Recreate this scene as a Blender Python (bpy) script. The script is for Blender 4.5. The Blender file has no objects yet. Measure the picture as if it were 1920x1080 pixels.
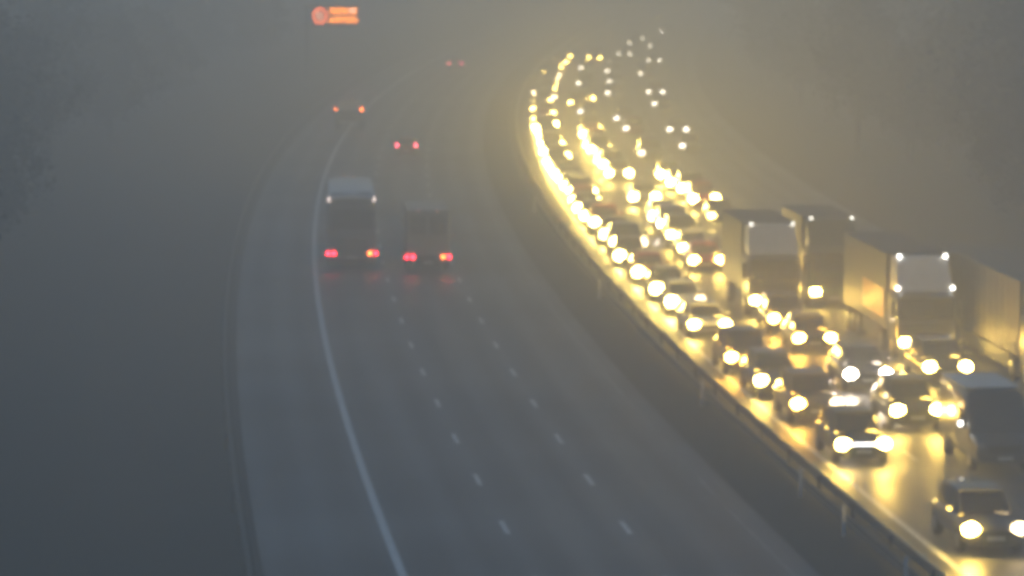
import bpy, math, random
import numpy as np
from mathutils import Vector, Matrix
random.seed(7)
R = math.radians
sc = bpy.context.scene
col = sc.collection

# ------------------------------------------------------------------ camera, sky, sun, exposure
F_PX = 6500.0
cam_d = bpy.data.cameras.new('camera')
cam = bpy.data.objects.new('camera', cam_d); col.objects.link(cam)
cam_d.sensor_width = 36.0
cam_d.lens = 36.0 * F_PX / 1920.0
cam_d.clip_start = 1.0; cam_d.clip_end = 20000
cam.location = (0, 0, 18.5)
cam.rotation_euler = (R(90) - math.atan(700 / F_PX), 0, 0)
sc.camera = cam

SUN_EL, SUN_AZ = R(30), R(300)
w = bpy.data.worlds.new('World'); sc.world = w; w.use_nodes = True
nt = w.node_tree
bg = nt.nodes['Background']
sky = nt.nodes.new('ShaderNodeTexSky'); sky.sky_type = 'NISHITA'
sky.sun_disc = False; sky.sun_elevation = SUN_EL; sky.sun_rotation = SUN_AZ
sky.air_density = 1.5; sky.dust_density = 1.5; sky.ozone_density = 3.0
tint = nt.nodes.new('ShaderNodeMix'); tint.data_type = 'RGBA'; tint.blend_type = 'MULTIPLY'; tint.inputs[0].default_value = 1.0
nt.links.new(sky.outputs['Color'], tint.inputs[6]); tint.inputs[7].default_value = (0.81, 0.99, 1.13, 1)     # blue-grey dusk overcast
nt.links.new(tint.outputs[2], bg.inputs['Color'])
bg.inputs['Strength'].default_value = 0.059
sun_d = bpy.data.lights.new('sun', 'SUN'); sun_d.energy = 0.12; sun_d.angle = R(60); sun_d.color = (0.86, 0.93, 1.0)
sun = bpy.data.objects.new('sun', sun_d); col.objects.link(sun)
sun.rotation_euler = (R(90) - SUN_EL, 0, math.pi - SUN_AZ)
sc.view_settings.view_transform = 'Standard'; sc.view_settings.look = 'None'
sc.view_settings.gamma = 1.0; sc.view_settings.exposure = 0.0
sc.view_settings.use_curve_mapping = False
sc.cycles.filter_width = 5.2          # soft, low-resolution traffic camera
sc.cycles.volume_bounces = 2
sc.cycles.max_bounces = 6
sc.cycles.use_light_tree = True
sc.cycles.sample_clamp_indirect = 8.0

# ------------------------------------------------------------------ road geometry (x of the nearside edge line over depth)
RZ = np.array([96.0, 110, 125, 150, 176, 207, 235, 267, 300, 333, 400, 480, 560])
RX = np.array([-3.1, -4.6, -5.96, -8.0, -9.8, -11.8, -13.1, -14.2, -14.2, -13.7, -12.0, -8.0, -1.8])
PC = np.polyfit(RZ, RX, 4)
DC = np.polyder(PC)
def x0(z):
    zc = min(max(z, 90.0), 560.0)
    v = float(np.polyval(PC, zc)); d = float(np.polyval(DC, zc))
    if z > 560: return v + d * (z - zc) + 0.00018 * (z - zc) ** 2
    return v + d * (z - zc)
def tang(z):
    a = (x0(z + 1) - x0(z - 1)) / 2
    return Vector((a, 1, 0)).normalized()
def P(z, off, h=0.0):
    t = tang(z)
    return Vector((x0(z) + off * t.y, z - off * t.x, h))

# ------------------------------------------------------------------ materials
def nodes(name):
    m = bpy.data.materials.new(name); m.use_nodes = True
    return m, m.node_tree, m.node_tree.nodes['Principled BSDF']
def mat(name, c, rough=0.5, metal=0.0, vary=0.15, scale=3.0, coat=0.0, bump=0.0, spec=0.5):
    m, t, b = nodes(name)
    tc = t.nodes.new('ShaderNodeTexCoord')
    n = t.nodes.new('ShaderNodeTexNoise'); n.inputs['Scale'].default_value = scale; n.inputs['Detail'].default_value = 6
    t.links.new(tc.outputs['Object'], n.inputs['Vector'])
    r = t.nodes.new('ShaderNodeValToRGB')
    r.color_ramp.elements[0].position = 0.3; r.color_ramp.elements[1].position = 0.7
    r.color_ramp.elements[0].color = tuple(x * (1 - vary) for x in c) + (1,)
    r.color_ramp.elements[1].color = tuple(min(1, x * (1 + vary)) for x in c) + (1,)
    t.links.new(n.outputs['Fac'], r.inputs['Fac']); t.links.new(r.outputs['Color'], b.inputs['Base Color'])
    b.inputs['Roughness'].default_value = rough; b.inputs['Metallic'].default_value = metal
    b.inputs['Coat Weight'].default_value = coat; b.inputs['Specular IOR Level'].default_value = spec
    if bump:
        bp = t.nodes.new('ShaderNodeBump'); bp.inputs['Strength'].default_value = bump
        t.links.new(n.outputs['Fac'], bp.inputs['Height']); t.links.new(bp.outputs['Normal'], b.inputs['Normal'])
    return m
def glow(name, c, s):
    m, t, b = nodes(name)
    b.inputs['Base Color'].default_value = tuple(c) + (1,)
    b.inputs['Emission Color'].default_value = tuple(c) + (1,)
    b.inputs['Emission Strength'].default_value = s
    b.inputs['Roughness'].default_value = 0.2
    return m
def asphalt():
    m, t, b = nodes('wet_asphalt')
    tc = t.nodes.new('ShaderNodeTexCoord')
    n1 = t.nodes.new('ShaderNodeTexNoise'); n1.inputs['Scale'].default_value = 0.09; n1.inputs['Detail'].default_value = 5
    n2 = t.nodes.new('ShaderNodeTexNoise'); n2.inputs['Scale'].default_value = 9.0; n2.inputs['Detail'].default_value = 8
    uv = t.nodes.new('ShaderNodeUVMap')
    wv = t.nodes.new('ShaderNodeSeparateXYZ'); t.links.new(uv.outputs['UV'], wv.inputs[0])
    # tyre-worn tracks: a sine across each 3.65 m lane
    mu = t.nodes.new('ShaderNodeMath'); mu.operation = 'MULTIPLY'; mu.inputs[1].default_value = 2 * math.pi / 1.825
    t.links.new(wv.outputs['X'], mu.inputs[0])
    sn = t.nodes.new('ShaderNodeMath'); sn.operation = 'COSINE'; t.links.new(mu.outputs[0], sn.inputs[0])
    t.links.new(tc.outputs['Object'], n1.inputs['Vector']); t.links.new(tc.outputs['Object'], n2.inputs['Vector'])
    mp = t.nodes.new('ShaderNodeMapping'); mp.inputs['Scale'].default_value = (1.6, 0.035, 1)
    t.links.new(uv.outputs['UV'], mp.inputs['Vector'])
    n3 = t.nodes.new('ShaderNodeTexNoise'); n3.inputs['Scale'].default_value = 1.0; n3.inputs['Detail'].default_value = 7
    t.links.new(mp.outputs[0], n3.inputs['Vector'])
    ad = t.nodes.new('ShaderNodeMath'); ad.operation = 'MULTIPLY_ADD'; ad.inputs[1].default_value = 0.5
    sb = t.nodes.new('ShaderNodeMath'); sb.operation = 'SUBTRACT'; sb.inputs[1].default_value = 0.25
    t.links.new(n1.outputs['Fac'], sb.inputs[0])
    t.links.new(n3.outputs['Fac'], ad.inputs[0]); t.links.new(sb.outputs[0], ad.inputs[2])
    a = t.nodes.new('ShaderNodeMath'); a.operation = 'MULTIPLY_ADD'; a.inputs[1].default_value = 0.12
    t.links.new(sn.outputs[0], a.inputs[0]); t.links.new(ad.outputs[0], a.inputs[2])
    a2 = t.nodes.new('ShaderNodeMath'); a2.operation = 'MULTIPLY_ADD'; a2.inputs[1].default_value = 0.25
    t.links.new(n2.outputs['Fac'], a2.inputs[0]); t.links.new(a.outputs[0], a2.inputs[2])
    r = t.nodes.new('ShaderNodeValToRGB')
    r.color_ramp.elements[0].position = 0.35; r.color_ramp.elements[0].color = (0.050, 0.056, 0.066, 1)
    r.color_ramp.elements[1].position = 0.85; r.color_ramp.elements[1].color = (0.115, 0.122, 0.138, 1)
    t.links.new(a2.outputs[0], r.inputs['Fac']); t.links.new(r.outputs['Color'], b.inputs['Base Color'])
    rr = t.nodes.new('ShaderNodeMapRange'); rr.inputs['To Min'].default_value = 0.58; rr.inputs['To Max'].default_value = 0.44
    rr.inputs['From Min'].default_value = 0.35; rr.inputs['From Max'].default_value = 0.85
    t.links.new(a2.outputs[0], rr.inputs['Value']); t.links.new(rr.outputs['Result'], b.inputs['Roughness'])
    bp = t.nodes.new('ShaderNodeBump'); bp.inputs['Strength'].default_value = 0.25; bp.inputs['Distance'].default_value = 0.02
    t.links.new(n2.outputs['Fac'], bp.inputs['Height']); t.links.new(bp.outputs['Normal'], b.inputs['Normal'])
    return m
M = dict(
    asphalt=asphalt(),
    grass=mat('wet_grass', (0.012, 0.015, 0.010), 0.9, vary=0.35, scale=0.4, bump=0.5),
    paint=mat('road_paint', (0.80, 0.81, 0.80), 0.45, vary=0.12, scale=2.0),
    wornpaint=mat('worn_road_paint', (0.22, 0.225, 0.23), 0.6, vary=0.5, scale=0.3),
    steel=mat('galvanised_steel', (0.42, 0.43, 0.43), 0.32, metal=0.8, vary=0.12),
    glint_steel=mat('warm_glint_steel', (0.62, 0.56, 0.44), 0.30, metal=1.0, vary=0.12, scale=0.5),  # yellow of the headlights is tinted into the steel colour
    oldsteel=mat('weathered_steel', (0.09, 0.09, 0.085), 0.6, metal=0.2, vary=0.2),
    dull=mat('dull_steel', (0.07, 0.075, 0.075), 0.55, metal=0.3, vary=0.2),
    glass=mat('dark_glass', (0.012, 0.014, 0.017), 0.08, vary=0.05, coat=0.3),
    rubber=mat('tyre_rubber', (0.02, 0.02, 0.02), 0.85),
    rim=mat('alloy', (0.35, 0.35, 0.36), 0.35, metal=0.8),
    black=mat('black_plastic', (0.022, 0.022, 0.024), 0.5),
    plate=mat('number_plate_white', (0.7, 0.7, 0.68), 0.4, vary=0.03),
    white=mat('white_paint', (0.82, 0.83, 0.84), 0.3, vary=0.04, coat=0.5),
    cream=mat('cream_curtain', (0.17, 0.155, 0.12), 0.6, vary=0.08),
    headlit_patch=mat('headlit_orange', (0.80, 0.42, 0.10), 0.4, vary=0.06),  # orange stands in for queue headlights falling on a lorry side
    greybox=mat('grey_box', (0.17, 0.17, 0.17), 0.5, vary=0.06),
    coachgrey=mat('coach_grey', (0.26, 0.27, 0.28), 0.45, vary=0.05, coat=0.3),
    dimglass=mat('misted_glass', (0.15, 0.155, 0.16), 0.45, vary=0.1),
    darkbox=mat('dark_box', (0.045, 0.048, 0.05), 0.5, vary=0.1),
    bark=mat('bark', (0.05, 0.042, 0.034), 0.9, vary=0.3, scale=4),
    leafA=mat('leaf_dark', (0.018, 0.024, 0.014), 0.8, vary=0.4, scale=0.6),
    leafB=mat('leaf_mid', (0.022, 0.028, 0.016), 0.8, vary=0.4, scale=0.6),
    board=mat('sign_board', (0.012, 0.012, 0.013), 0.6),
    head=glow('headlamp', (1.0, 0.63, 0.11), 400.0),
    headwarm=glow('headlamp_warm', (1.0, 0.50, 0.06), 340.0),
    headfar=glow('headlamp_far', (1.0, 0.66, 0.14), 90.0),
    dimlamp=glow('dipped_lamp', (1.0, 0.72, 0.36), 35.0),
    ribbon=glow('massed_headlamp', (1.0, 0.68, 0.14), 300.0),
    fardim=glow('distant_lamp', (1.0, 0.88, 0.66), 15.0),
    headcool=glow('headlamp_pale', (1.0, 0.82, 0.62), 260.0),
    offlamp=mat('lamp_glass', (0.3, 0.3, 0.3), 0.15, coat=0.5),
    bar=glow('light_bar', (0.95, 0.97, 1.0), 14.0),
    marker=glow('marker_lamp', (1.0, 0.95, 0.82), 26.0),
    dimmarker=glow('dim_marker_lamp', (1.0, 0.95, 0.82), 6.0),
    tail=glow('tail_lamp', (1.0, 0.02, 0.045), 30.0),
    taildim=glow('tail_lamp_dim', (1.0, 0.10, 0.16), 16.0),
    faint=glow('faint_marker', (1.0, 0.5, 0.45), 1.5),
    tailwhite=glow('pale_marker', (1.0, 0.80, 0.72), 2.6),
    indicator=glow('amber_lamp', (1.0, 0.17, 0.03), 24.0),
    sigred=glow('sign_red', (1.0, 0.16, 0.04), 10.0),
    sigpale=glow('sign_pale', (1.0, 0.45, 0.25), 9.0),
    sigamber=glow('sign_amber', (1.0, 0.24, 0.0), 17.0),
)
PAINTS = {}
for k, c in dict(silver=(0.38, 0.39, 0.40), black=(0.015, 0.016, 0.018), blue=(0.03, 0.06, 0.16), red=(0.28, 0.02, 0.02),
                 grey=(0.11, 0.115, 0.12), white=(0.68, 0.69, 0.70), green=(0.03, 0.08, 0.05)).items():
    PAINTS[k] = mat('paint_' + k, c, 0.28, metal=0.25 if k in ('silver', 'grey', 'blue') else 0.0, vary=0.03, coat=0.6)

# ------------------------------------------------------------------ mesh helpers
class MB:
    def __init__(s): s.v = []; s.f = []; s.uv = None
    def add(s, vs, fs):
        b = len(s.v); s.v += [tuple(v) for v in vs]; s.f += [tuple(i + b for i in f) for f in fs]; return s
    def box(s, x0_, x1_, y0_, y1_, z0_, z1_, bev=0.0):
        if bev <= 0:
            vs = [(x, y, z) for x in (x0_, x1_) for y in (y0_, y1_) for z in (z0_, z1_)]
            return s.add(vs, [(0, 1, 3, 2), (4, 6, 7, 5), (0, 4, 5, 1), (2, 3, 7, 6), (0, 2, 6, 4), (1, 5, 7, 3)])
        b = bev; secs = []
        for y, k in ((y0_, b), (y0_ + b, 0), (y1_ - b, 0), (y1_, b)):
            secs.append([(x0_ + b, y, z0_ + k), (x1_ - b, y, z0_ + k), (x1_ - k, y, z0_ + b), (x1_ - k, y, z1_ - b),
                         (x1_ - b, y, z1_ - k), (x0_ + b, y, z1_ - k), (x0_ + k, y, z1_ - b), (x0_ + k, y, z0_ + b)])
        return s.loft(secs)
    def loft(s, secs):
        n = len(secs[0]); vs = [p for q in secs for p in q]; fs = []
        for i in range(len(secs) - 1):
            for j in range(n):
                a = i * n + j; b = i * n + (j + 1) % n
                fs.append((a, b, b + n, a + n))
        fs.append(tuple(range(n - 1, -1, -1))); fs.append(tuple(range((len(secs) - 1) * n, len(secs) * n)))
        return s.add(vs, fs)
    def tube(s, pts, rad, n=8):
        secs = []
        for i, p in enumerate(pts):
            p = Vector(p); a = Vector(pts[max(0, i - 1)]); b = Vector(pts[min(len(pts) - 1, i + 1)])
            d = (b - a).normalized(); u = d.orthogonal().normalized() if abs(d.z) > .9 else Vector((d.y, -d.x, 0)).normalized()
            v = d.cross(u); r = rad[i] if isinstance(rad, (list, tuple)) else rad
            secs.append([tuple(p + u * r * math.cos(2 * math.pi * k / n) + v * r * math.sin(2 * math.pi * k / n)) for k in range(n)])
        return s.loft(secs)
    def disc(s, c, rad, wid, n=20):
        cx, cy, cz = c
        prof = [(-wid / 2, rad * .9), (-wid / 2 + .02, rad), (wid / 2 - .02, rad), (wid / 2, rad * .9)]
        return s.loft([[(cx + a, cy + r * math.cos(2 * math.pi * k / n), cz + r * math.sin(2 * math.pi * k / n)) for k in range(n)] for a, r in prof])
    def ell(s, c, r, n=10, m=6):
        secs = []
        for i in range(1, m):
            t = math.pi * i / m
            secs.append([(c[0] + r[0] * math.sin(t) * math.cos(2 * math.pi * k / n), c[1] - r[1] * math.cos(t),
                          c[2] + r[2] * math.sin(t) * math.sin(2 * math.pi * k / n)) for k in range(n)])
        return s.loft(secs)
    def build(s, name, m, parent=None, smooth=False, recalc=True):
        me = bpy.data.meshes.new(name); me.from_pydata(s.v, [], s.f); me.validate()
        if s.uv is not None:
            l = me.uv_layers.new(name='UVMap')
            for lp in me.loops: l.data[lp.index].uv = s.uv[lp.vertex_index]
        if recalc:
            import bmesh
            b = bmesh.new(); b.from_mesh(me); bmesh.ops.recalc_face_normals(b, faces=b.faces); b.to_mesh(me); b.free()
        me.materials.append(m)
        if smooth:
            me.polygons.foreach_set('use_smooth', [True] * len(me.polygons))
            try: me.set_sharp_from_angle(angle=R(38))
            except Exception: pass
        o = bpy.data.objects.new(name, me); col.objects.link(o); o.parent = parent
        return o
def tag(o, label=None, cat=None, group=None, kind=None):
    if label: o['label'] = label
    if cat: o['category'] = cat
    if group: o['group'] = group
    if kind: o['kind'] = kind
    return o
def empty(name, loc=(0, 0, 0)):
    o = bpy.data.objects.new(name, None); col.objects.link(o); o.location = loc; return o
def copy_tree(o, parent=None):
    c = o.copy(); col.objects.link(c); c.parent = parent
    for ch in [x for x in KIDS.get(o.name, [])]: 
        copy_tree(ch, c)
    return c
KIDS = {}
def freeze(o):
    KIDS[o.name] = list(o.children)
    for c in o.children: freeze(c)

# ------------------------------------------------------------------ setting: ground, carriageways, markings
def strip(name, offs, zs, hfun, m, kind='structure', uv=False):
    mb = MB(); mb.uv = []
    for z in zs:
        for o in offs:
            mb.v.append(tuple(P(z, o, hfun(z, o)))); mb.uv.append((o, z))
    n = len(offs)
    for i in range(len(zs) - 1):
        for j in range(n - 1):
            a = i * n + j; mb.f.append((a, a + 1, a + n + 1, a + n))
    o = mb.build(name, m, recalc=False)
    o['kind'] = kind
    return o
def gh(z, o):
    n = 0.6 * math.sin(z * .021 + o * .13) + 0.4 * math.sin(z * .057 - o * .21)
    if o < -6: t = min(1, (-6 - o) / 22); return 3.2 * t * t * (3 - 2 * t) * (1 + .12 * n)
    if o > 36: t = min(1, (o - 36) / 30); return 5.0 * t * t * (3 - 2 * t) * (1 + .10 * n)
    return 0.0
ZS = [-150, -50, 20] + list(range(60, 660, 10)) + list(range(680, 1300, 40)) + [1600, 2000]
OFF = [-1500, -600, -250, -120, -70, -45, -36, -30, -26, -22, -18, -15, -12, -9, -6, -4, 12, 14, 33, 36, 39, 42, 46, 50, 56, 62, 68, 90, 140, 300, 700, 1500]
strip('ground', OFF, ZS, lambda z, o: gh(z, o) - 0.03, M['grass'])
ZR = [-40, 20] + list(range(60, 660, 6)) + list(range(680, 1300, 40))
strip('carriageway_road', [-3.9 + i * (15.6 / 12) for i in range(13)], ZR, lambda z, o: 0.0, M['asphalt'])
strip('opposite_carriageway_road', [15.1 + i * (18.4 / 14) for i in range(15)], ZR, lambda z, o: 0.0, M['asphalt'])
def edge(name, off, wd, h=0.006, m='paint'):
    strip(name, [off - wd / 2, off + wd / 2], ZR, lambda z, o: h, M[m])
edge('edge_line_marking', 0.0, 0.25)
edge('offside_edge_line_marking', 10.95, 0.11, m='wornpaint')
edge('central_edge_line_marking', 15.78, 0.24)
edge('far_edge_line_marking', 29.9, 0.15, m='wornpaint')
def dashes(name, off, ph, wd=0.16):
    mb = MB(); z = 58 + ph
    while z < 620:
        a, b, c, d = P(z, off - wd / 2, .006), P(z, off + wd / 2, .006), P(z + 2.2, off + wd / 2, .006), P(z + 2.2, off - wd / 2, .006)
        mb.add([a, b, c, d], [(0, 1, 2, 3)]); z += 9.0
    o = mb.build(name, M['paint'], recalc=False); o['kind'] = 'structure'
dashes('lane_dash_marking', 3.65, 8.4); dashes('offside_lane_dash_marking', 7.3, 8.0)
for k, (o_, p_) in enumerate(((18.9, 3), (22.45, 5), (26.1, 1))): dashes('queue_lane_dash_marking', o_, p_)
# kerb / drainage channel at the back of the hard shoulder
mb = MB()
for z in range(60, 640, 8):
    secs = []
    for zz in (z, z + 7.95):
        secs.append([tuple(P(zz, -3.98, 0.0)), tuple(P(zz, -3.98, .1)), tuple(P(zz, -4.12, .1)), tuple(P(zz, -4.12, 0.0))])
    mb.loft(secs)
k = mb.build('kerb', mat('kerb_concrete', (0.06, 0.06, 0.06), 0.8)); k['kind'] = 'structure'

# ------------------------------------------------------------------ safety barriers
def barrier(label, off, sgn, group, z0_=70, z1_=560, tall=0.72, step=6.0):
    root = empty('safety_barrier', P(z0_, off)); tag(root, label, 'barrier', group)
    base = root.location
    prof = [(-.03, tall - .31), (.04, tall - .28), (.04, tall - .20), (-.01, tall - .155), (.04, tall - .11), (.04, tall - .03), (.04, tall + .01), (-.03, tall + .01),
            (-.07, tall + .005), (-.07, tall - .02), (-.05, tall - .03), (-.05, tall - .31)]
    mb = MB(); secs = []
    z = z0_
    while z <= z1_:
        secs.append([tuple(P(z, off + sgn * a, h) - base) for a, h in prof]); z += 4
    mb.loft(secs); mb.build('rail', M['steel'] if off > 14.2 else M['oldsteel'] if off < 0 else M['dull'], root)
    if sgn > 0 and off > 0:
        pts = []; z = z0_
        while z <= z1_: pts.append(tuple(P(z, off - sgn * .04, tall + .03) - base)); z += 4
        MB().tube(pts, .045, 14).build('glint_rail', M['glint_steel'], root, True)  # round bar added to catch a headlight glint along the barrier
    z = z0_ + 1; first = None
    while z < z1_ and True:
        p = P(z, off - sgn * .12) - base
        if first is None:
            first = MB().box(-.05, .05, -.06, .06, 0, tall - .04, .012).build('post', M['dull'], root); o = first
        else:
            o = first.copy(); col.objects.link(o); o.parent = root
        o.location = p; z += step
    return root
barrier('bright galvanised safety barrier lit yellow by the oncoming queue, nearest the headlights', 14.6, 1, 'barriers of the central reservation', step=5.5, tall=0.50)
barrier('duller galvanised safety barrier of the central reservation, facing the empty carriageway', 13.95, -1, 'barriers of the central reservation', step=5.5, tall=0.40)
barrier('dim safety barrier along the dark grass verge left of the hard shoulder', -4.35, 1, None, step=6)
# reflective marker posts in the reservation
mk = MB().box(-.05, .05, -.02, .02, 0, .95, .01).build('marker_post', M['white'])
tag(mk, 'small pale marker post on the verge before the central barrier', 'marker post', 'marker posts by the central barrier')
for i, z in enumerate((92.5, 101, 108, 129, 166, 215)):
    o = mk if i == 0 else mk.copy()
    if i: col.objects.link(o)
    o.location = P(z, 13.6); o['label'] = 'small pale marker post before the central barrier, ' + (
        'nearest the bottom of the picture', 'second from the bottom of the picture', 'beside the car with the light bar', 'beside the queue of single headlights',
        'halfway up the barrier', 'farthest, where the barrier starts to curve')[i]

# ------------------------------------------------------------------ vehicles
def sell(y, hw, zb, zt, n=20, e=3.2):
    zc, hh = (zb + zt) / 2, (zt - zb) / 2; out = []
    for k in range(n):
        t = 2 * math.pi * (k + .5) / n; c, s_ = math.cos(t), math.sin(t)
        out.append((hw * math.copysign(abs(c) ** (2 / e), c), y, zc + hh * math.copysign(abs(s_) ** (2 / e), s_)))
    return out
def trap(y, wb, wt, zb, zt):
    b = min(.07, (zt - zb) * .3)
    return [(-wb, y, zb), (wb, y, zb), (wt + (wb - wt) * .25, y, zt - b), (wt - .07, y, zt), (0, y, zt + .015), (-wt + .07, y, zt), (-wt - (wb - wt) * .25, y, zt - b)]
def wheel(root, x, y, r, wd=.2):
    o = MB().disc((0, 0, 0), r, wd).build('wheel', M['rubber'], root, True); o.location = (x, y, r)
    s_ = 1 if x > 0 else -1
    q = MB().disc((s_ * (wd / 2 - .005), 0, 0), r * .62, .05, 14).build('rim', M['rim'], o, True)
    return o
def car(kind, paint, lamps='head', rear=False, full=True, bar=False, tailm='tail', lamps2=None):
    L, W, H = dict(hatch=(4.1, 1.76, 1.48), saloon=(4.6, 1.82, 1.42), suv=(4.6, 1.9, 1.72), mpv=(4.5, 1.84, 1.66))[kind]
    root = empty({'hatch': 'hatchback_car', 'saloon': 'saloon_car', 'suv': 'sport_utility_car', 'mpv': 'people_carrier_car'}[kind])
    f = L / 2; hw = W / 2; k = H / 1.46; belt = .95 * k
    # origin at the nose: y=0 is the front bumper, body runs to -L
    st = [(0, .68, .38, .60), (-.06, .84, .28, .68), (-.3, .94, .20, .76), (-.7, .98, .19, .84), (-1.15, 1.0, .19, .92), (-1.6, 1.0, .19, .965),
          (-L * .6, 1.0, .19, .98), (-L + .6, .99, .2, .99), (-L + .2, .95, .24, .95), (-L + .05, .88, .3, .86), (-L, .76, .38, .74)]
    MB().loft([sell(y, hw * a, b * k, c * k) for y, a, b, c in st]).build('body', paint, root, True)
    back = L - (.75 if kind == 'saloon' else .16)
    tail = .25 if kind == 'saloon' else 0
    cs = [(-1.15, .84, .80, .93 * k), (-1.9, .86, .70, H - .06), (-2.3, .87, .70, H - .02), (-L * .68, .87, .69, H - .03), (-back + .45 - tail, .85, .67, H - .12), (-back, .82, .72, .99 * k)]
    MB().loft([trap(y, hw * a, hw * b, belt - .1, c) for y, a, b, c in cs]).build('window', M['glass'], root, True)
    rf = [(-1.82, .70, H - .055), (-2.3, .715, H + .0), (-L * .68, .705, H - .01), (-back + .42 - tail, .68, H - .095)]
    r_ = MB().loft([[(-hw * a, y, h - .045), (hw * a, y, h - .045), (hw * a * .9, y, h + .012), (0, y, h + .03), (-hw * a * .9, y, h + .012)] for y, a, h in rf])
    if full:
        for s_ in (-1, 1):
            r_.tube([(s_ * hw * .80, -1.2, .95 * k), (s_ * hw * .70, -1.86, H - .06)], .035, 6)
            r_.tube([(s_ * hw * .845, -L * .6, .93 * k), (s_ * hw * .70, -L * .61, H - .05)], .035, 6)
    r_.build('roof', paint, root, True)
    lx = hw * .76; lz = .66 * k if kind != 'suv' else .80
    if not rear:
        for s_ in (-1, 1):
            MB().ell((s_ * lx, -.07, lz), (.25, .09, .19) if lamps != 'ribbon' else (.30, .11, .26)).build('headlight', M[lamps if s_ > 0 or not lamps2 else lamps2], root, True)
    else:
        for s_ in (-1, 1):
            MB().ell((s_ * hw * .82, -L + .06, .86 * k), (.13, .07, .16)).build('tail_light', M[tailm], root, True)
    if full:
        for s_ in (-1, 1):
            MB().box(s_ * (hw + .10) - .09, s_ * (hw + .10) + .09, -1.55, -1.43, .95 * k, 1.09 * k, .03).build('wing_mirror', paint, root, True)
            for y in (-.85, -L + .85): wheel(root, s_ * (hw - .11), y, .33 if kind != 'suv' else .37)
        MB().box(-hw * .5, hw * .5, -.03, .025, .50 * k, .62 * k, .02).build('grille', M['black'], root)
        MB().box(-hw * .72, hw * .72, -.05, .03, .26 * k, .36 * k, .02).build('air_intake', M['black'], root)
        y = .03 if not rear else -L - .015
        MB().box(-.26, .26, y - .012, y + .012, .40 * k, .51 * k).build('number_plate', M['plate'], root)
        if bar: MB().box(-lx + .12, lx - .12, -.03, .045, lz - .01, lz + .035, .02).build('light_bar', M['bar'], root)
    freeze(root); return root
def bigvan(paint, lamps='head', L=5.6, W=2.05, H=2.65):
    root = empty('panel_van'); hw = W / 2
    st = [(0, .86, .42, .9), (-.08, .94, .35, 1.02), (-.5, .98, .3, 1.2), (-.95, 1, .3, 1.32), (-1.0, 1, .3, 1.5)]
    MB().loft([sell(y, hw * a, b, c, 24, 5) for y, a, b, c in st] + [sell(-1.75, hw, .3, H - .1, 24, 7), sell(-2.1, hw, .3, H, 24, 7), sell(-L + .1, hw, .3, H, 24, 7), sell(-L, hw * .97, .36, H - .06, 24, 7)]).build('body', paint, root, True)
    ws = MB(); ws.loft([[(-hw * .86, -.97, 1.36), (hw * .86, -.97, 1.36), (hw * .86, -1.03, 1.30), (-hw * .86, -1.03, 1.30)],
                        [(-hw * .80, -1.62, 2.28), (hw * .80, -1.62, 2.28), (hw * .80, -1.75, 2.24), (-hw * .80, -1.75, 2.24)]])
    ws.build('windscreen', M['glass'], root)
    MB().box(-hw * .93, hw * .93, -L + .15, -1.95, H - .02, H + .03, .02).build('roof', M['white'], root)
    for s_ in (-1, 1):
        MB().box(s_ * hw - .02, s_ * hw + .02, -2.3, -1.5, 1.35, 2.0, .01).build('side_window', M['glass'], root)
        MB().ell((s_ * hw * .80, -.10, .93), (.17, .1, .14)).build('headlight', M[lamps], root, True)
        m_ = MB().box(s_ * (hw + .17) - .1, s_ * (hw + .17) + .1, -1.5, -1.38, 1.38, 1.72, .03).build('wing_mirror', M['black'], root, True)
        if s_ > 0: MB().ell((hw + .2, -1.36, 1.53), (.07, .04, .07)).build('repeater_lamp', M['marker'], m_, True)
        for y in (-.95, -L + 1.1): wheel(root, s_ * (hw - .13), y, .36, .24)
    MB().box(-hw * .55, hw * .55, -.04, .03, .72, .95, .02).build('grille', M['black'], root)
    MB().box(-.26, .26, .02, .045, .48, .59).build('number_plate', M['plate'], root)
    freeze(root); return root
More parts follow.
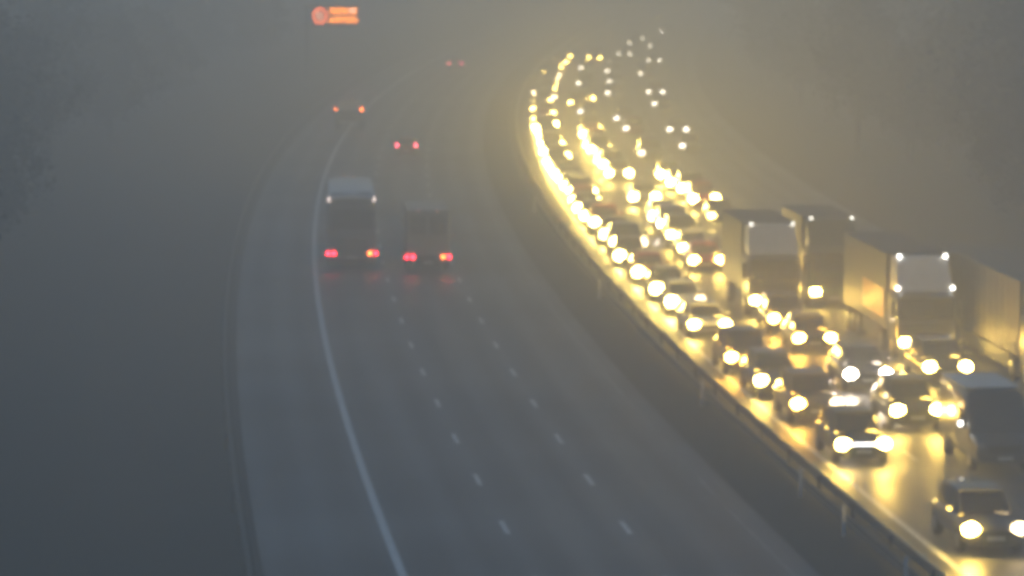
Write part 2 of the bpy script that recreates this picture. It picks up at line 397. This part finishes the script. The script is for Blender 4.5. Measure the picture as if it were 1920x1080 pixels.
def lorry(paint, box, L=16.0, H=4.2, boxw=2.5, lamps='head', fairing=None, markers=4, stripes=False, lit_patch=None, trailer=True, rear=False):
    root = empty('articulated_lorry' if trailer else 'box_lorry'); hw = boxw / 2; ch = 2.9
    fm = fairing or paint
    MB().loft([sell(0, hw * .93, .35, ch - .35, 28, 8), sell(-.1, hw * .98, .3, ch - .12, 28, 9), sell(-.35, hw, .3, ch, 28, 9), sell(-2.1, hw, .5, ch, 28, 9)]).build('cab', paint, root, True)
    # roof fairing rising to the body
    z1 = H - .05
    MB().loft([[(-hw * .92, -.35, ch - .02), (hw * .92, -.35, ch - .02), (hw * .92, -2.0, ch - .02), (-hw * .92, -2.0, ch - .02)],
               [(-hw * .92, -.55, ch + .35), (hw * .92, -.55, ch + .35), (hw * .94, -2.0, ch + .35), (-hw * .94, -2.0, ch + .35)],
               [(-hw * .84, -1.1, z1), (hw * .84, -1.1, z1), (hw * .9, -2.0, z1), (-hw * .9, -2.0, z1)]]).build('roof_fairing', fm, root)
    MB().box(-hw * .88, hw * .88, -.03, .035, 1.75, 2.6, .03).build('windscreen', M['glass'], root)
    MB().box(-hw * .80, hw * .80, -.05, .05, .95, 1.55, .03).build('grille', M['black'], root)
    MB().box(-hw, hw, -.25, .08, .32, .72, .05).build('bumper', M['greybox'], root)
    MB().box(-.26, .26, .07, .10, .46, .57).build('number_plate', M['plate'], root)
    MB().box(-hw * .97, hw * .97, -.15, .28, ch - .28, ch - .20, .02).build('sun_visor', M['black'], root)
    b0 = -2.5 if trailer else -2.2
    bd = MB().box(-hw, hw, -L, b0, 1.05, H, .05).build('trailer_body' if trailer else 'cargo_box', box, root)
    if stripes:
        for s_ in (-1, 1):
            st = MB()
            for k in range(14):
                y = b0 - .6 - k * (L - 4) / 13
                st.box(s_ * hw - .012, s_ * hw + .022, y - .05, y + .05, 1.1, H - .2)
            st.build('curtain_strap', M['darkbox'], bd)
    if lit_patch:
        MB().box(hw - .01, hw + .03, b0 - 1.6 - 3.6, b0 - .4, 1.5, 2.75, .01).build('headlit_side_patch', M[lit_patch], bd)  # painted patch of headlight glow on the trailer side
    MB().box(-.5, .5, -L + .3, b0, .75, 1.0).build('chassis', M['black'], root)
    if L > 10:
        for s_ in (-1, 1): MB().box(*sorted((s_ * hw * .96, s_ * hw * .9)), -L + 4.5, b0 - 1.8, .4, 1.0).build('side_guard', M['dull'], root)
    for s_ in (-1, 1):
        if not rear: MB().ell((s_ * hw * .72, .03, .80), (.25, .09, .19) if lamps != 'ribbon' else (.30, .11, .26)).build('headlight', M[lamps], root, True)
        MB().box(s_ * (hw + .16) - .1, s_ * (hw + .16) + .1, -.25, -.05, 1.8, 2.5, .03).build('wing_mirror', M['black'], root, True)
        MB().box(s_ * hw - .02, s_ * hw + .02, -1.35, -.45, 1.8, 2.5, .01).build('side_window', M['glass'], root)
        for y in ((-1.3, -3.6, -L + 3.6, -L + 2.3, -L + 1.0) if trailer else (-1.2, -L + 2.2)): wheel(root, s_ * (hw - .17), y, .50, .32)
        if markers >= 2: MB().ell((s_ * hw * .78, -1.05, z1 + .05), (.07, .05, .07)).build('marker_lamp', M['marker' if markers > 2 else 'dimmarker'], root, True)
        if markers >= 4: MB().ell((s_ * hw * .93, -.40, ch + .12), (.07, .05, .07)).build('marker_lamp', M['marker'], root, True)
    freeze(root); return root
def rearlamps(root, hw, y, z, left, right, h=.10):
    for s_, m in ((-1, left), (1, right)):
        for q in (0, 1):
            MB().ell((s_ * (hw - .18) + (q - .5) * .30, y, z), (.105, .05, h)).build('tail_light', M['tail' if s_ > 0 and q == 1 else m], root, True)
def coach():
    root = empty('coach'); hw = 1.27; L = 11.5; H = 4.05
    MB().loft([sell(0, hw * .9, .45, H - .5, 28, 7), sell(-.15, hw * .97, .35, H - .2, 28, 8), sell(-.5, hw, .32, H, 28, 9), sell(-L + .4, hw, .32, H, 28, 9),
               sell(-L + .08, hw * .97, .36, H - .30, 28, 8), sell(-L, hw * .94, .42, H - .36, 28, 8)]).build('body', M['coachgrey'], root, True)
    MB().loft([[(-hw * .96, y, h - .06), (hw * .96, y, h - .06), (hw * .90, y, h + .02), (0, y, h + .10), (-hw * .90, y, h + .02)] for y, h in ((-.7, H), (-1.2, H + .03), (-L + 1.1, H + .03), (-L - .03, H - .22))]).build('roof', M['white'], root, True)
    MB().box(-hw * .84, hw * .84, -L - .03, -L + .1, 2.2, 3.2, .03).build('rear_window', M['dimglass'], root)
    for s_ in (-1, 1):
        MB().box(s_ * hw - .015, s_ * hw + .015, -L + .8, -.9, 1.75, 3.0, .01).build('side_window', M['glass'], root)
        MB().ell((s_ * hw * .93, -L + .0, H - .30), (.085, .06, .15)).build('marker_lamp', M['tailwhite'], root, True)
        for y in (-2.6, -L + 3.2): wheel(root, s_ * (hw - .17), y, .5, .3)
    MB().box(-hw * .7, hw * .7, -L - .03, -L + .05, .8, 1.7, .03).build('engine_cover', M['greybox'], root)
    MB().box(-hw * .96, hw * .96, -L - .06, -L + .1, .38, .62, .03).build('bumper', M['black'], root)
    MB().box(-.26, .26, -L - .075, -L - .05, .66, .77).build('number_plate', M['plate'], root)
    rearlamps(root, hw, -L - .03, .92, 'tail', 'indicator')
    return root
def dark_lorry(H=3.3, L=8.0, hw=1.12):
    root = empty('box_lorry')
    MB().loft([sell(0, hw * .9, .4, 2.2, 24, 7), sell(-.3, hw * .96, .35, 2.5, 24, 8), sell(-1.8, hw * .96, .45, 2.5, 24, 8)]).build('cab', PAINTS['grey'], root, True)
    MB().box(-hw, hw, -L, -1.95, .95, H, .05).build('cargo_box', M['coachgrey'], root)
    MB().box(-hw * .9, -.02, -L - .03, -L + .02, 1.05, H - .12, .01).build('rear_door', M['coachgrey'], root)
    for s_ in (-1, 1): MB().box(*sorted((s_ * .1, s_ * hw * .82)), -L - .045, -L - .02, 2.0, H - .3, .01).build('rear_window', M['dimglass'], root)
    MB().box(.02, hw * .9, -L - .03, -L + .02, 1.05, H - .12, .01).build('rear_door', M['coachgrey'], root)
    MB().box(-hw * .98, hw * .98, -L - .12, -L + .05, .5, .68, .02).build('bumper', M['black'], root)
    MB().box(-.4, .4, -L + .2, -1.9, .6, .9).build('chassis', M['black'], root)
    MB().box(-.26, .26, -L - .15, -L - .125, .53, .64).build('number_plate', M['plate'], root)
    for s_ in (-1, 1):
        for y in (-1.1, -L + 1.8): wheel(root, s_ * (hw - .15), y, .43, .28)
        MB().ell((s_ * .48, -L - .03, H - .05), (.05, .03, .04)).build('marker_lamp', M['faint'], root, True)
    rearlamps(root, hw, -L - .10, .86, 'tail', 'indicator')
    return root
def work_van(L=6.5, hw=1.2, H=2.4):
    root = empty('recovery_lorry')
    MB().loft([sell(0, hw * .9, .4, 1.6, 24, 6), sell(-.3, hw * .96, .35, 2.2, 24, 7), sell(-2.0, hw * .96, .4, H, 24, 7)]).build('cab', PAINTS['white'], root, True)
    MB().box(-hw, hw, -L, -2.05, .85, 1.05, .03).build('bed', M['dull'], root)
    MB().box(-hw * .95, hw * .95, -L + .05, -L + .15, 1.05, 1.7, .02).build('tailboard', PAINTS['grey'], root)
    MB().box(-hw, -hw + .08, -L + .1, -2.1, 1.05, 1.5, .02).box(hw - .08, hw, -L + .1, -2.1, 1.05, 1.5, .02).build('side_board', PAINTS['grey'], root)
    for s_ in (-1, 1):
        for y in (-1.1, -L + 1.6): wheel(root, s_ * (hw - .15), y, .43, .28)
    MB().ell((-hw + .1, -L + .02, 1.85), (.10, .06, .12)).build('beacon_lamp', M['indicator'], root, True)
    MB().ell((hw - .05, -L + .02, 1.85), (.15, .07, .14)).build('beacon_lamp', M['indicator'], root, True)
    for s_ in (-1, 1): MB().tube([(s_ * (hw - .08), -L + .1, 1.0), (s_ * (hw - .08), -L + .06, 1.8)], .03, 6).build('lamp_post', M['black'], root)
    return root

def put(root, z, off, away=False, yaw=0.0):
    """z: depth of the end facing the camera is its nose (oncoming) or, when away, its tail"""
    p = P(z, off); t = tang(z)
    a = math.atan2(-t.x, t.y)
    root.location = p; root.rotation_euler = (0, 0, a + (0 if away else math.pi) + yaw)
    return root
def put_away(root, z, off, L): return put(root, z + L, off, True)

ORD = ['first', 'second', 'third', 'fourth', 'fifth', 'sixth', 'seventh', 'eighth', 'ninth', 'tenth', 'eleventh', 'twelfth', 'thirteenth',
       'fourteenth', 'fifteenth', 'sixteenth', 'seventeenth', 'eighteenth', 'nineteenth', 'twentieth', 'twenty-first', 'twenty-second',
       'twenty-third', 'twenty-fourth', 'twenty-fifth', 'twenty-sixth', 'twenty-seventh', 'twenty-eighth', 'twenty-ninth', 'thirtieth',
       'thirty-first', 'thirty-second', 'thirty-third', 'thirty-fourth', 'thirty-fifth', 'thirty-sixth', 'thirty-seventh', 'thirty-eighth',
       'thirty-ninth', 'fortieth', 'forty-first', 'forty-second', 'forty-third', 'forty-fourth', 'forty-fifth', 'forty-sixth', 'forty-seventh', 'forty-eighth', 'forty-ninth', 'fiftieth', 'fifty-first', 'fifty-second', 'fifty-third', 'fifty-fourth', 'fifty-fifth', 'fifty-sixth', 'fifty-seventh', 'fifty-eighth', 'fifty-ninth', 'sixtieth']
LANE_OFF = [16.95, 20.6, 24.25, 27.95]
LANE_NAME = ['lane beside the central barrier', 'second lane from the barrier', 'third lane from the barrier', 'farthest lane from the barrier']
PROTO = {}
def proto(key):
    kind, pc, lamps, full, l2 = key
    if key not in PROTO:
        PROTO[key] = car(kind, PAINTS[pc], lamps, full=full, lamps2=l2); return PROTO[key]
    return copy_tree(PROTO[key])
kinds = ['hatch', 'saloon', 'suv', 'hatch', 'mpv', 'saloon']
pcs = ['silver', 'black', 'blue', 'grey', 'red', 'white', 'grey', 'black']
word = dict(hatch='hatchback', saloon='saloon car', suv='tall car', mpv='people carrier')
lane1 = [124.7, 131.5, 138.2, 150.8, 159.6, 165.4, 173.2, 180.4, 186.4, 193]
z = 199.5
while z < 448: lane1.append(z); z += random.uniform(5.4, 6.3) if z < 300 else random.uniform(6.5, 11)
lane2 = [122.7, 133.0, 145.3, 151.8, 178, 184.5, 191, 197.5, 204.5, 219, 239, 246, 253, 262, 269, 276, 283, 290, 318, 328, 341, 366, 402, 436, 447]
lane3 = [134.5, 204.5, 216, 224, 231, 238, 258, 289, 308, 345, 373, 395, 420, 448, 482, 505]
lane4 = [268, 289, 332, 352, 391, 430, 478, 533]
GROUP = 'vehicles queuing with their headlights on'
n = 0
for li, (lane, name) in enumerate(zip((lane1, lane2, lane3, lane4), LANE_NAME)):
    for i, z in enumerate(lane):
        kd = kinds[random.randrange(6)]; pc = pcs[random.randrange(8)]
        full = z < 200
        if full: lamps = random.choice(('head', 'head', 'headwarm', 'headcool'))
        else: lamps = 'headfar' if li < 2 or z < 245 else 'fardim'
        if li == 1 and z > 300 and z not in (328, 341, 436): lamps = 'fardim'
        if li == 0 and z > 300 and random.random() < .45: lamps = 'dimlamp'
        if li == 0 and 155 < z < 200: lamps = 'ribbon'
        if not full and (li == 0 and z < 300 or li == 1 and z < 290 or li == 2 and 210 < z < 240): lamps = 'ribbon'
        l2 = 'offlamp' if lamps == 'fardim' and random.random() < .6 else None
        if full and z not in (133.0, 145.3): l2 = 'dimlamp' if random.random() < .8 else None
        if 120 < z < 142: kd = ('suv', 'mpv')[i % 2]
        o = proto((kd, pc, lamps, full, l2))
        put(o, z - (1.3 if z < 175 else 0) + (random.uniform(-2.5, 2.5) if z > 300 else 0), LANE_OFF[li] + random.uniform(-.22, .22) * (1 if z < 300 else 1.6 if li == 0 else 2.4) - (0.1 if full else 0), yaw=R(random.uniform(-.6, .6)))
        look = ('%s %s' % (pc, word[kd])) if full else 'distant %s' % word[kd]
        tag(o, '%s with glaring headlights, %s car back in the %s' % (look, ORD[i], name), 'car', GROUP)
        n += 1
        if n % 9 == 0 and False: pass
# near individual vehicles
o = put(car('suv', PAINTS['grey'], 'head', lamps2='dimlamp'), 97.2, 17.3); tag(o, 'dark rounded car at the lower right corner, nearest of the queue', 'car', GROUP)
o = put(car('mpv', PAINTS['black'], 'head', bar=True), 113.9, 16.85); tag(o, 'dark car with a white light bar joining its two headlights', 'car', GROUP)
o = put(bigvan(PAINTS['grey'], 'offlamp'), 111.8, 21.2); tag(o, 'large dark van with a pale roof at the right edge, behind the nearest car', 'van', GROUP)
o = put(lorry(PAINTS['grey'], M['darkbox'], L=9, H=4.25, fairing=M['white'], markers=2, trailer=False), 157.5, 20.9)
tag(o, 'tall lorry with a pale flat roof fairing in the second lane from the barrier', 'lorry', GROUP)
o = put(lorry(PAINTS['grey'], M['darkbox'], L=12.5, H=4.3, fairing=M['white'], markers=4, lit_patch='headlit_patch'), 141.2, 24.75)
tag(o, 'tall lorry with four small white lights round its pale roof fairing', 'lorry', GROUP)
o = put(lorry(PAINTS['green'], M['darkbox'], L=8.5, H=4.2, markers=2, trailer=False), 160.9, 24.25)
tag(o, 'box lorry half hidden beside the lorry with the pale fairing', 'lorry', GROUP)
o = put(lorry(PAINTS['grey'], M['cream'], L=18, H=4.1, markers=0, stripes=True, lamps='dimlamp'), 131.5, 28.2)
tag(o, 'beige curtain-sided lorry with upright straps at the right edge of the picture', 'lorry', GROUP)

# left carriageway, driving away
G2 = 'vehicles driving away with red lights'
o = put_away(coach(), 180.0, 1.95, 11.5); tag(o, 'coach with a pale roof and white lamps at its upper rear corners, driving away', 'coach', G2)
o = put_away(dark_lorry(), 178.5, 5.85, 8.0); tag(o, 'grey box lorry with dark rear windows, braking beside the pale-roofed coach', 'lorry', G2)
o = put_away(car('hatch', PAINTS['red'], rear=True, tailm='taildim'), 266, 5.7, 4.1); tag(o, 'small red car driving away alone ahead of the coach', 'car', G2)
o = put_away(work_van(), 298, 0.1, 6.5); tag(o, 'low lorry with two amber lamps on its rear corners, below the lit sign', 'lorry', G2)
o = put_away(car('mpv', PAINTS['silver'], rear=True, tailm='taildim'), 412, 4.9, 4.5); tag(o, 'farthest faint car driving away, almost lost in the fog', 'car', G2)

# ------------------------------------------------------------------ lit message sign on its cantilever
def sign():
    p = P(380, -6.4)
    root = empty('message_sign', p); tag(root, 'lit motorway message sign with red and amber display above the verge', 'sign')
    MB().tube([(-3.2, .3, 0), (-3.2, .3, 8.6)], [.26, .19], 14).build('post', M['dull'], root, True)
    MB().box(-3.45, 2.2, .22, .42, 8.35, 8.6, .03).build('arm', M['dull'], root)
    b = MB().box(-2.75, 2.55, -.1, .2, 6.2, 8.75, .06).build('display_board', M['board'], root)
    # pictogram: red ring with pale inner marks on the left
    ring = MB(); N = 28; rr = []
    for k in range(N):
        a = 2 * math.pi * k / N; c, s_ = math.cos(a), math.sin(a)
        rr.append([(-1.72 + r * c, y, 7.5 + r * 1.15 * s_) for r, y in ((.78, -.14), (.56, -.14), (.56, -.1), (.78, -.1))])
    rr.append(rr[0]); ring.loft(rr); ring.build('red_ring', M['sigred'], b)
    MB().box(-2.02, -1.86, -.15, -.11, 7.2, 7.95).box(-1.66, -1.5, -.15, -.11, 7.05, 7.8).build('symbol', M['sigpale'], b)
    # two rows of amber lamp dots (too blurred in the photograph to be read)
    for row in range(2):
        am = MB()
        for cc in range(26):
            for q in range(6):
                if q == 2 or random.random() < .85:
                    x = -.72 + cc * .12; zz = 6.72 + row * .95 + q * .125
                    am.box(x, x + .085, -.135, -.105, zz, zz + .095)
        am.build('amber_text_row', M['sigamber'], b)
    MB().box(1.55, 2.2, -.15, -.12, 7.9, 8.3, .01).build('bright_lamps', M['sigpale'], b)
    return root
sign()

# ------------------------------------------------------------------ trees on both banks
def tree_proto(name, H, rad, leaf, seed, ncl=85, per=40):
    rnd = random.Random(seed)
    root = empty(name)
    pts = [(0, 0, -0.3), (rnd.uniform(-.1, .1), 0, H * .3), (rnd.uniform(-.3, .3), rnd.uniform(-.3, .3), H * .6), (rnd.uniform(-.4, .4), 0, H * .92)]
    tr = MB().tube(pts, [.22 * H / 9, .17 * H / 9, .10 * H / 9, .02], 8)
    tips = []
    for k in range(11):
        h = H * rnd.uniform(.28, .85); a = rnd.uniform(0, 6.28); l = rad * rnd.uniform(.6, 1) * (1.1 - .5 * h / H)
        e = (l * math.cos(a), l * math.sin(a), h + l * .6)
        tr.tube([(0, 0, h), (e[0] * .5, e[1] * .5, h + l * .2), e], [.08, .05, .015], 5); tips.append(e)
    tr.build('trunk', M['bark'], root)
    cr = MB()
    for k in range(ncl):
        if k < len(tips): c = Vector(tips[k])
        else:
            t = rnd.uniform(0, 1); a = rnd.uniform(0, 6.28); hh = H * (.25 + .75 * t)
            rr = rad * math.sin(math.pi * min(1, .12 + .86 * t)) * math.sqrt(rnd.random())
            c = Vector((rr * math.cos(a), rr * math.sin(a), hh))
        cs = rnd.uniform(.5, 1.0) * rad * .34
        for q in range(per):
            d = Vector((rnd.gauss(0, 1), rnd.gauss(0, 1), rnd.gauss(0, .8))) * cs * .6
            u = Vector((rnd.gauss(0, 1), rnd.gauss(0, 1), rnd.gauss(0, .6))).normalized(); v = u.orthogonal().normalized()
            s_ = rnd.uniform(.12, .3); p = c + d
            cr.add([p - u * s_, p + v * s_ * .55, p + u * s_, p - v * s_ * .55], [(0, 1, 2, 3)])
    cr.build('crown', leaf, root, recalc=False)
    freeze(root); return root
tp = [tree_proto('broadleaf_tree', 9.5, 3.2, M['leafA'], 1), tree_proto('broadleaf_tree', 7.5, 2.8, M['leafB'], 2), tree_proto('broadleaf_tree', 11.5, 3.6, M['leafA'], 3)]
def woods(spots, side):
    for i, (z, off, k, s_) in enumerate(spots):
        o = tp[k] if k not in used else copy_tree(tp[k]); used.add(k)
        o.location = P(z, off, gh(z, off)); o.scale = (s_, s_, s_ * random.uniform(.9, 1.1)); o.rotation_euler = (0, 0, random.uniform(0, 6.28))
        tag(o, 'dim leafy tree lost in fog on the %s bank' % side, 'tree', 'fog-dimmed trees on the %s bank' % side)
used = set()
L_ = []
z = 84
while z < 420:
    L_.append((z, -18 + random.uniform(-2, 2), random.randrange(3), random.uniform(.8, 1.1)))
    L_.append((z + 3, -24 + random.uniform(-2, 2), random.randrange(3), random.uniform(.9, 1.25)))
    z += random.uniform(5.5, 8) * (1 + z / 400)
woods(L_, 'left')
R_ = []
z = 160
while z < 520:
    R_.append((z, 42 + random.uniform(-2, 2), random.randrange(3), random.uniform(.8, 1.2)))
    R_.append((z + 4, 50 + random.uniform(-2, 2), random.randrange(3), random.uniform(.9, 1.3)))
    z += random.uniform(7, 10) * (1 + z / 500)
woods(R_, 'right')

# ------------------------------------------------------------------ haze
hz = MB().box(-2100, 3200, -500, 3300, -1.5, 24.0).build('haze', bpy.data.materials.new('haze_air'))
hm = hz.data.materials[0]; hm.use_nodes = True; t = hm.node_tree
for nn in list(t.nodes):
    if nn.type != 'OUTPUT_MATERIAL': t.nodes.remove(nn)
out = [nn for nn in t.nodes if nn.type == 'OUTPUT_MATERIAL'][0]
pv = t.nodes.new('ShaderNodeVolumePrincipled')
pv.inputs['Color'].default_value = (0.93, 0.95, 0.97, 1); pv.inputs['Density'].default_value = 0.0056; pv.inputs['Anisotropy'].default_value = 0.45
t.links.new(pv.outputs['Volume'], out.inputs['Volume'])
hz['kind'] = 'stuff'
hz.visible_shadow = True
bpy.context.view_layer.update()
